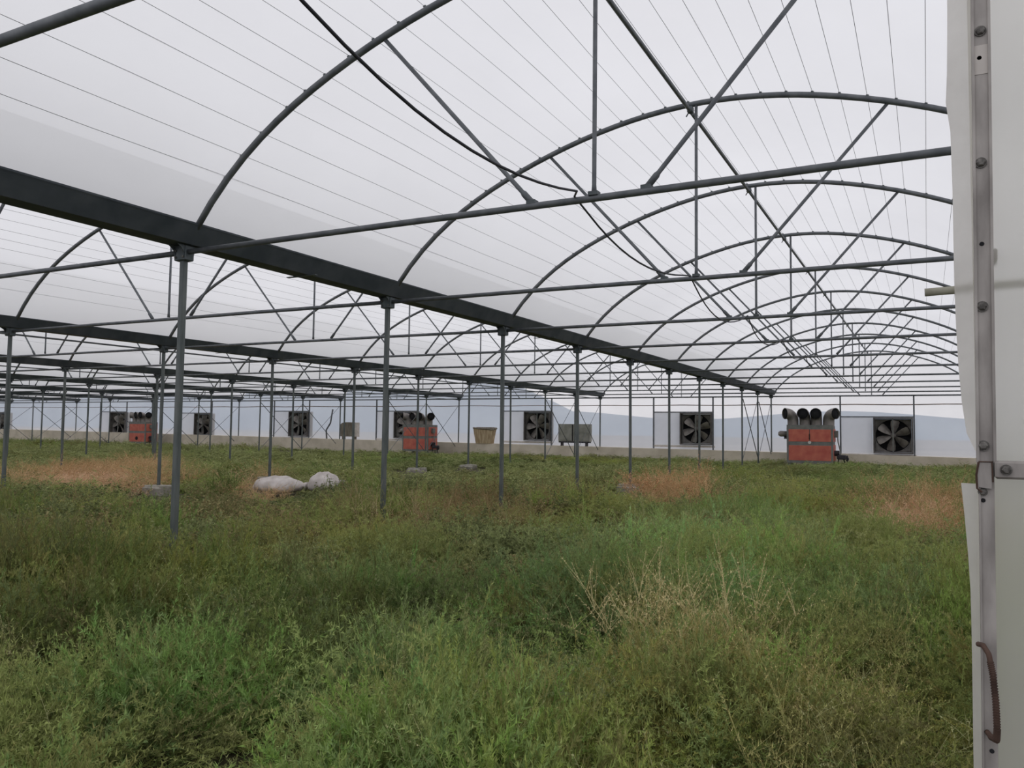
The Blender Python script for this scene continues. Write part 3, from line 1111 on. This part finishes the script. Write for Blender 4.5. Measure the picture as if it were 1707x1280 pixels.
def bush_at(x, y):
    """nearest mound centre on a jittered grid: returns (distance / radius, the mound's own random numbers)"""
    best = None
    ci, cj = int(math.floor(x / BCELL)), int(math.floor(y / BCELL))
    for i in (ci - 1, ci, ci + 1):
        for j in (cj - 1, cj, cj + 1):
            if (i, j) not in BUSH:
                q = random.Random(i * 7919 + j * 104729)
                BUSH[i, j] = ((i + q.random()) * BCELL, (j + q.random()) * BCELL, q.random(), q.random(), q.random())
            bx, by, r1, r2, r3 = BUSH[i, j]
            dd = math.hypot(x - bx, y - by) / (.5 + .3 * r1)
            if best is None or dd < best[0]:
                best = (dd, r1, r2, r3)
    return best


LOS = [(gut_x(1), row_y(2)), (gut_x(1), row_y(3)), (gut_x(1), row_y(5)), (gut_x(1), row_y(6)), (gut_x(0), row_y(4)), (-11.3, 11.9)]   # low growth in front of footings and sacks
for d0, d1, step in ((1.2, 3.2, .20), (3.2, 5.5, .22), (5.5, 9, .26), (9, 15, .33), (15, 24, .40), (24, 40, .6), (40, 75, 1.0)):
    n_ = int((d1 + 3) * 2 / step)
    for a in np.arange(-d1, d1, step):
        for bq in np.arange(-.5, d1, step):
            x, y = a + random.uniform(-.5, .5) * step, bq + random.uniform(-.5, .5) * step
            d = math.hypot(x, y)
            if d < d0 or d >= d1 or y > 36.0 or x > 1.8 or x < -66:
                continue
            if x > 0.0 and y < 1.7:
                continue
            if y < .75:
                continue
            ca = (x * F_.x + y * F_.y) / d
            if ca < .72:
                continue
            if near_thing(x, y):
                continue
            if 33.8 < y < 35.3 and any(abs(x - hx) < 1.0 for hx in (-4.2, -23.3, -44.6)):
                continue
            va, vb, vc, vd = nA(x, y), nB(x, y), nC(x, y), nD(x, y)
            bd, b1, b2, b3 = bush_at(x, y)
            dome = max(0, 1 - min(1, bd) ** 2)
            h = (.32 + .25 * b1 + .35 * (va - .5)) + .82 * dome + random.gauss(0, .06)
            if 6 < d < 17:
                h *= 1.12
            wide = 1.0 + max(0, min(1.1, (d - 6) / 22))
            if d > 18:
                h *= max(.55, .95 - .03 * (d - 18))
            if x < -34 and y > 20:
                h *= 1.7
            # paths of sight to low things stay low
            skip = False
            for lx, ly in LOS:
                L2 = math.hypot(lx, ly)
                tt = (x * lx + y * ly) / L2
                if 0 < tt < L2 + .35:
                    off = abs(-x * ly + y * lx) / L2
                    sk = lx == -11.3
                    if off < .75 and tt > L2 * .70:
                        h *= .35 + .25 * random.random()
                    if off < (.4 if sk else .75) and tt > L2 * (.93 if sk else .84):
                        skip = True
            h = max(.16, h)
            if skip:
                continue
            qd, qs, qk, qy, qb = amount(x, y, DRY), amount(x, y, STRAW), amount(x, y, DARK), amount(x, y, YEL), amount(x, y, BRIGHT)
            # bare shaded gaps between hummocks
            if (bd > .95 and d < 20 and random.random() < .7) or (vd < .14 and d < 9 and random.random() < .75):
                continue
            g0 = (0.245, 0.31, 0.112)
            green = lerp(g0, (0.35, 0.375, 0.13), max(0, min(1, (vc - .35) * 2)))
            green = lerp(green, (0.35, 0.45, 0.18), qb * .9)
            bt = .62 + .68 * b2
            green = tuple(max(.01, c * bt * random.uniform(.85, 1.15)) for c in green)
            if b3 > .8:
                green = lerp(green, (.42, .43, .16), .5)
            rr = random.random()
            if rr < qs * 1.0:
                put('straw', x, y, wide * random.uniform(.9, 1.3), max(.5, h * 1.0), lerp((.66, .42, .26), (.76, .56, .37), random.random()))
            elif random.random() < qd * 1.1:
                put('dry', x, y, wide * random.uniform(.9, 1.3), max(.8, h * 1.35), lerp((.56, .36, .19), (.68, .5, .28), random.random()))
            elif 5.5 < d < 14 and b1 < .6 and random.random() < .5 * amount(x, y, BROWN):
                put('dry', x, y, random.uniform(.9, 1.2), max(.7, h * 1.2), lerp((.3, .2, .1), (.42, .32, .17), random.random()))
            elif random.random() < qy * .75:
                put('dry', x, y, random.uniform(.7, 1.0), h * random.uniform(.85, 1.1), lerp((.6, .5, .24), (.46, .46, .18), random.random()))
            elif d > 5.8 and ((qk > .25 and b3 < .75 and random.random() < .85) or (d > 14 and random.random() < .55) or b3 < .1):
                dk = lerp((.19, .215, .1), (.33, .36, .16), random.random() ** 1.5)
                if 6.5 < d < 22 and b2 < .45:
                    dk = lerp(dk, (.36, .27, .14), .3 + .5 * random.random())
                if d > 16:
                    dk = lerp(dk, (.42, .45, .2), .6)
                put('broad', x, y, wide * random.uniform(.8, 1.25), h * random.uniform(.8, 1.1), dk)
            elif b3 < .45:
                put('tuft', x, y, wide * random.uniform(.8, 1.2), h * random.uniform(.85, 1.15), green)
            else:
                put('green', x, y, wide * random.uniform(.8, 1.2), h * random.uniform(.85, 1.15), green)
            if d < 11 and random.random() < .08 * (step / .16):
                put('wisp', x, y, random.uniform(.8, 1.1), min(1.15, max(.7, h * 1.15)), lerp((.45, .52, .24), (.64, .6, .34), random.random()))

for kind, coll, name, lab, cat, nv in (
        ('green', feather, 'feathery_weeds', 'soft feathery green weeds filling the greenhouse floor', 'weeds', 6),
        ('tuft', tuft, 'grassy_weeds', 'fine upright grassy green tufts among the weeds', 'grass', 5),
        ('broad', broadl, 'leafy_weeds', 'darker leafy weeds in the middle distance', 'weeds', 4),
        ('dry', dry, 'dead_weeds', 'rust-brown and yellowed dead weeds in patches', 'dead weeds', 3),
        ('straw', straw, 'fallen_straw', 'flattened reddish straw lying in patches', 'straw', 3),
        ('wisp', wisp, 'seed_stalks', 'thin pale seed stalks rising out of the green weeds', 'stalks', 5)):
    P, R, S_, T = POOL[kind]
    print(kind, len(P))
    scatter(name, lab, cat, coll, P, R, S_, T, nv)

# single dead weeds that stand out
LB = leaf_mat('rust_weed', False, (.56, .34, .18), (.7, .47, .27), .12)
LY = leaf_mat('straw_weed', False, (.6, .5, .26), (.72, .62, .36), .15)
LG = leaf_mat('grey_weed', False, (.42, .32, .19), (.56, .47, .28), .15)
for me, loc, sc_, lab in (
        (plant_mesh('dead_weed', 70, .85, .95, 50, .04, .012, 201, LB, .8, .15, .003, .2, 6, base=.25), (-4.75, 15.4, -.02), (1.5, 1.3, .85),
         'rust-brown dead weed clump right of the fifth post'),
        (plant_mesh('dead_weed', 10, 1.0, .15, 60, .04, .012, 202, LB, .6, .3, .004, .05, 3, base=.06), (-4.15, 16.6, -.02), (1, 1, 1.0),
         'tall narrow rust-brown dead weed standing above the brown clump'),
        (plant_mesh('dead_weed', 16, .7, 1.0, 50, .022, .0055, 203, LY, .5, .3, .0024, .3, 9, base=.1), (-1.5, 4.55, 0.0), (1.1, 1.1, 1.12),
         'straw-yellow seeding weed left of centre in the foreground patch'),
        (plant_mesh('dead_weed', 16, .7, .9, 50, .022, .0055, 204, LY, .5, .3, .0024, .25, 9, base=.1), (-0.98, 4.8, 0.0), (1.0, 1.0, 1.15),
         'straw-yellow seeding weed with upright spikes at right of the foreground patch'),
        (plant_mesh('dead_weed', 14, .75, .4, 26, .025, .005, 205, LG, .8, .4, .003, .15, 5, base=.12), (-5.9, 7.75, 0), (1, 1, 1.05),
         'bare brown-stemmed weed right of the largest post'),
        (plant_mesh('dead_weed', 14, .75, .4, 26, .025, .005, 206, LG, .8, .4, .003, .15, 5, base=.12), (-5.25, 7.95, 0), (1, 1, 1.0),
         'bare brown-stemmed weed below the second post')):
    o = obj('dead_weed', me, None, loc)
    o.scale = sc_
    tag(o, lab, 'weed', 'dead weeds standing out of the green')

# ------------------------------------------------------------------ sliding door edge at the right
YD = 1.1
door = tag(obj('door_1', None, None, (0.06, YD, 0.02)), 'white plastic-covered sliding door edge close at the right', kind='structure')
ox, oz = -.06, -.02


def dp(x, z, y=0.0): return (x + ox, y, z + oz)


def lean(z): return .0655 - (1.855 - z) * (.0655 - .0585) / (1.855 - .935)


# main sheet right of the bar
v, f = [], []
zs = np.linspace(.1, 2.4, 24)
xx = np.linspace(.052, 1.3, 30)
for z in zs:
    for x in xx:
        v.append(dp(x, z, .006 + .004 * math.sin(x * 9 + z * 2) * min(1, (x - .05) * 5)))
for j in range(23):
    for i in range(29):
        f.append((j * 30 + i, j * 30 + i + 1, j * 30 + 31 + i, j * 30 + 30 + i))
obj('film_sheet', MB().add(v, f).mesh('film_sheet', 'door', True), door)
# loose film edges left of the bar, above and below the latch
def flap(edge):
    v, f = [], []
    zz = [e[1] for e in edge]
    n = 28
    for k in range(n):
        z = zz[0] + (zz[-1] - zz[0]) * k / (n - 1)
        xe = np.interp(-z, [-q for q in zz], [e[0] for e in edge])
        for q in range(6):
            u = q / 5
            x = .062 + (xe - .062) * u
            v.append(dp(x, z, .008 + .006 * u * math.sin(z * 14) + .012 * u * u))
    for k in range(n - 1):
        for q in range(5):
            f.append((k * 6 + q, k * 6 + q + 1, k * 6 + 7 + q, k * 6 + 6 + q))
    return MB().add(v, f).mesh('loose_film', 'flap', True)


obj('loose_film', flap([(.033, 2.3), (.0312, 1.861), (.029, 1.77), (.0262, 1.72), (.0315, 1.70), (.0326, 1.633), (.0328, 1.50), (.0351, 1.41),
                        (.0398, 1.339), (.0468, 1.30), (.0577, 1.286)]), door)
obj('loose_film', flap([(.0355, 1.263), (.0372, 1.24), (.0406, 1.196), (.0437, 1.126), (.0437, 1.03), (.0429, .933), (.041, .3), (.041, .12)]), door)


def lbar(x0, x1, z0, z1, y0, y1):
    v = []
    for z in (z0, z1):
        a = lean(z) - .0655
        v += [dp(x0 + a, z, y0), dp(x1 + a, z, y0), dp(x1 + a, z, y1), dp(x0 + a, z, y1)]
    return MB().add(v, [(3, 2, 1, 0), (4, 5, 6, 7), (0, 1, 5, 4), (1, 2, 6, 5), (2, 3, 7, 6), (3, 0, 4, 7)])


mb = lbar(.0555, .0757, 1.289, 2.4, -.006, .0)
mb.add(*(lambda m: (m.v, m.f))(lbar(.0555, .0585, 1.289, 2.4, -.009, -.006)))
mb.add(*(lambda m: (m.v, m.f))(lbar(.0727, .0757, 1.289, 2.4, -.009, -.006)))
obj('edge_bar', mb.mesh('edge_bar', 'bar'), door)
mb = lbar(.0575, .0735, .1, 1.2905, -.006, .0)
mb.add(*(lambda m: (m.v, m.f))(lbar(.0575, .0595, .1, 1.268, -.008, -.006)))
obj('edge_bar', mb.mesh('edge_bar', 'bar'), door)
# rust-edged notch plate between the two bars
nb = MB()
z0, z1 = 1.2545, 1.2905
nb.add([dp(.0505, z0 + .006, -.012), dp(.066, z0 + .004, -.012), dp(.066, z1 - .002, -.012), dp(.052, z1 - .001, -.012),
        dp(.0505, z0 + .006, .004), dp(.066, z0 + .004, .004), dp(.066, z1 - .002, .004), dp(.052, z1 - .001, .004)],
       [(0, 1, 2, 3), (7, 6, 5, 4), (0, 4, 5, 1), (1, 5, 6, 2), (2, 6, 7, 3), (3, 7, 4, 0)])
npl = obj('latch_plate', nb.mesh('latch_plate', 'bar'), door)
obj('rust_rim', MB().tube([dp(.053, z1 - .001, -.0125), dp(.0505, z0 + .02, -.0125), dp(.051, z0 + .004, -.0125), dp(.056, z0, -.0125)], .0013, 6).mesh('rust_rim', 'rust'), npl)
obj('rust_rim', MB().tube([dp(.053, z1 - .0005, -.0125), dp(.0665, z1 - .0005, -.0125), dp(.0672, z0 + .012, -.0125)], .0009, 6).mesh('rust_rim', 'rust'), npl)
# cross bar to the right
cb = MB().bbox(.0690 + ox, 1.3 + ox, -.016, .0, 1.2705 + oz, 1.2915 + oz, .0025)
obj('cross_bar', cb.mesh('cross_bar', 'bar'), door)


def dbolt(x, z, y, r=.0058):
    mb = MB().tube([dp(x, z, y), dp(x, z, y - .0018)], r * 1.12, 16)
    mb.tube([dp(x, z, y - .0018), dp(x, z, y - .0045), dp(x, z, y - .0055)], [r * .9, r * .85, r * .6], 6)
    o = obj('bolt', mb.mesh('bolt', 'bolt'), door)


for x, z in ((.0647, 1.8102), (.0624, 1.6479), (.0605, 1.474), (.0585, 1.3086)):
    dbolt(x, z, -.006)
dbolt(.0569, 1.2545, -.006, .0046)
dbolt(.0803, 1.2813, -.016, .0056)
for x, z in ((.0632, 1.7774), (.0616, 1.5496), (.0572, 1.2445), (.0605, .957)):
    obj('bolt_hole', MB().tube([dp(x, z, -.0055), dp(x, z, -.0066)], .0026, 10).mesh('bolt_hole', 'dark'), door)
obj('tape_patch', lbar(.0575, .0735, 1.757, 1.793, -.0066, -.006).mesh('tape_patch', 'sill'), door)
# ribbed iron handle
hp = []
ctrl = [(.0490, 1.077), (.0535, 1.0785), (.0585, 1.071), (.0618, 1.05), (.0640, 1.02), (.0648, .99), (.0642, .9765), (.0600, .9755), (.0560, .978)]
ys = [-.006, -.016, -.024, -.03, -.032, -.03, -.026, -.016, -.006]
from mathutils import geometry
for k in range(len(ctrl) - 1):
    for q in range(5):
        u = q / 5
        hp.append(dp(ctrl[k][0] * (1 - u) + ctrl[k + 1][0] * u, ctrl[k][1] * (1 - u) + ctrl[k + 1][1] * u, ys[k] * (1 - u) + ys[k + 1] * u))
hp.append(dp(ctrl[-1][0], ctrl[-1][1], ys[-1]))
hd = obj('handle', MB().tube(hp, .0030, 8).mesh('handle', 'rust', True), door)
hd['label'] = 'ribbed rusty iron handle'
rb = MB()
for k in range(12, 36):
    for u in (0, .5):
        p = Vector(hp[k]) * (1 - u) + Vector(hp[k + 1]) * u if k + 1 < len(hp) else Vector(hp[k])
        t_ = (Vector(hp[min(k + 1, len(hp) - 1)]) - Vector(hp[k])).normalized() * .0007
        rb.tube([p - t_, p + t_], .0037, 8)
rbo = obj('ribs', rb.mesh('ribs', 'rust'), hd)
# pipe stub poking out behind the loose film
st = MB()
st.tube([dp(.0035, 1.5057, .06), dp(.0, 1.5057, .06)], [.0048, .0042], 12)
st.tube([dp(.0, 1.5057, .06), dp(.12, 1.509, .06)], .0052, 12)
obj('pipe_stub', st.mesh('pipe_stub', 'pipe', True), door)
obj('rail_block', MB().bbox(.0725 + ox, .0785 + ox, .01, .05, 1.531 + oz, 1.546 + oz, .001).mesh('rail_block', 'bar'), door)
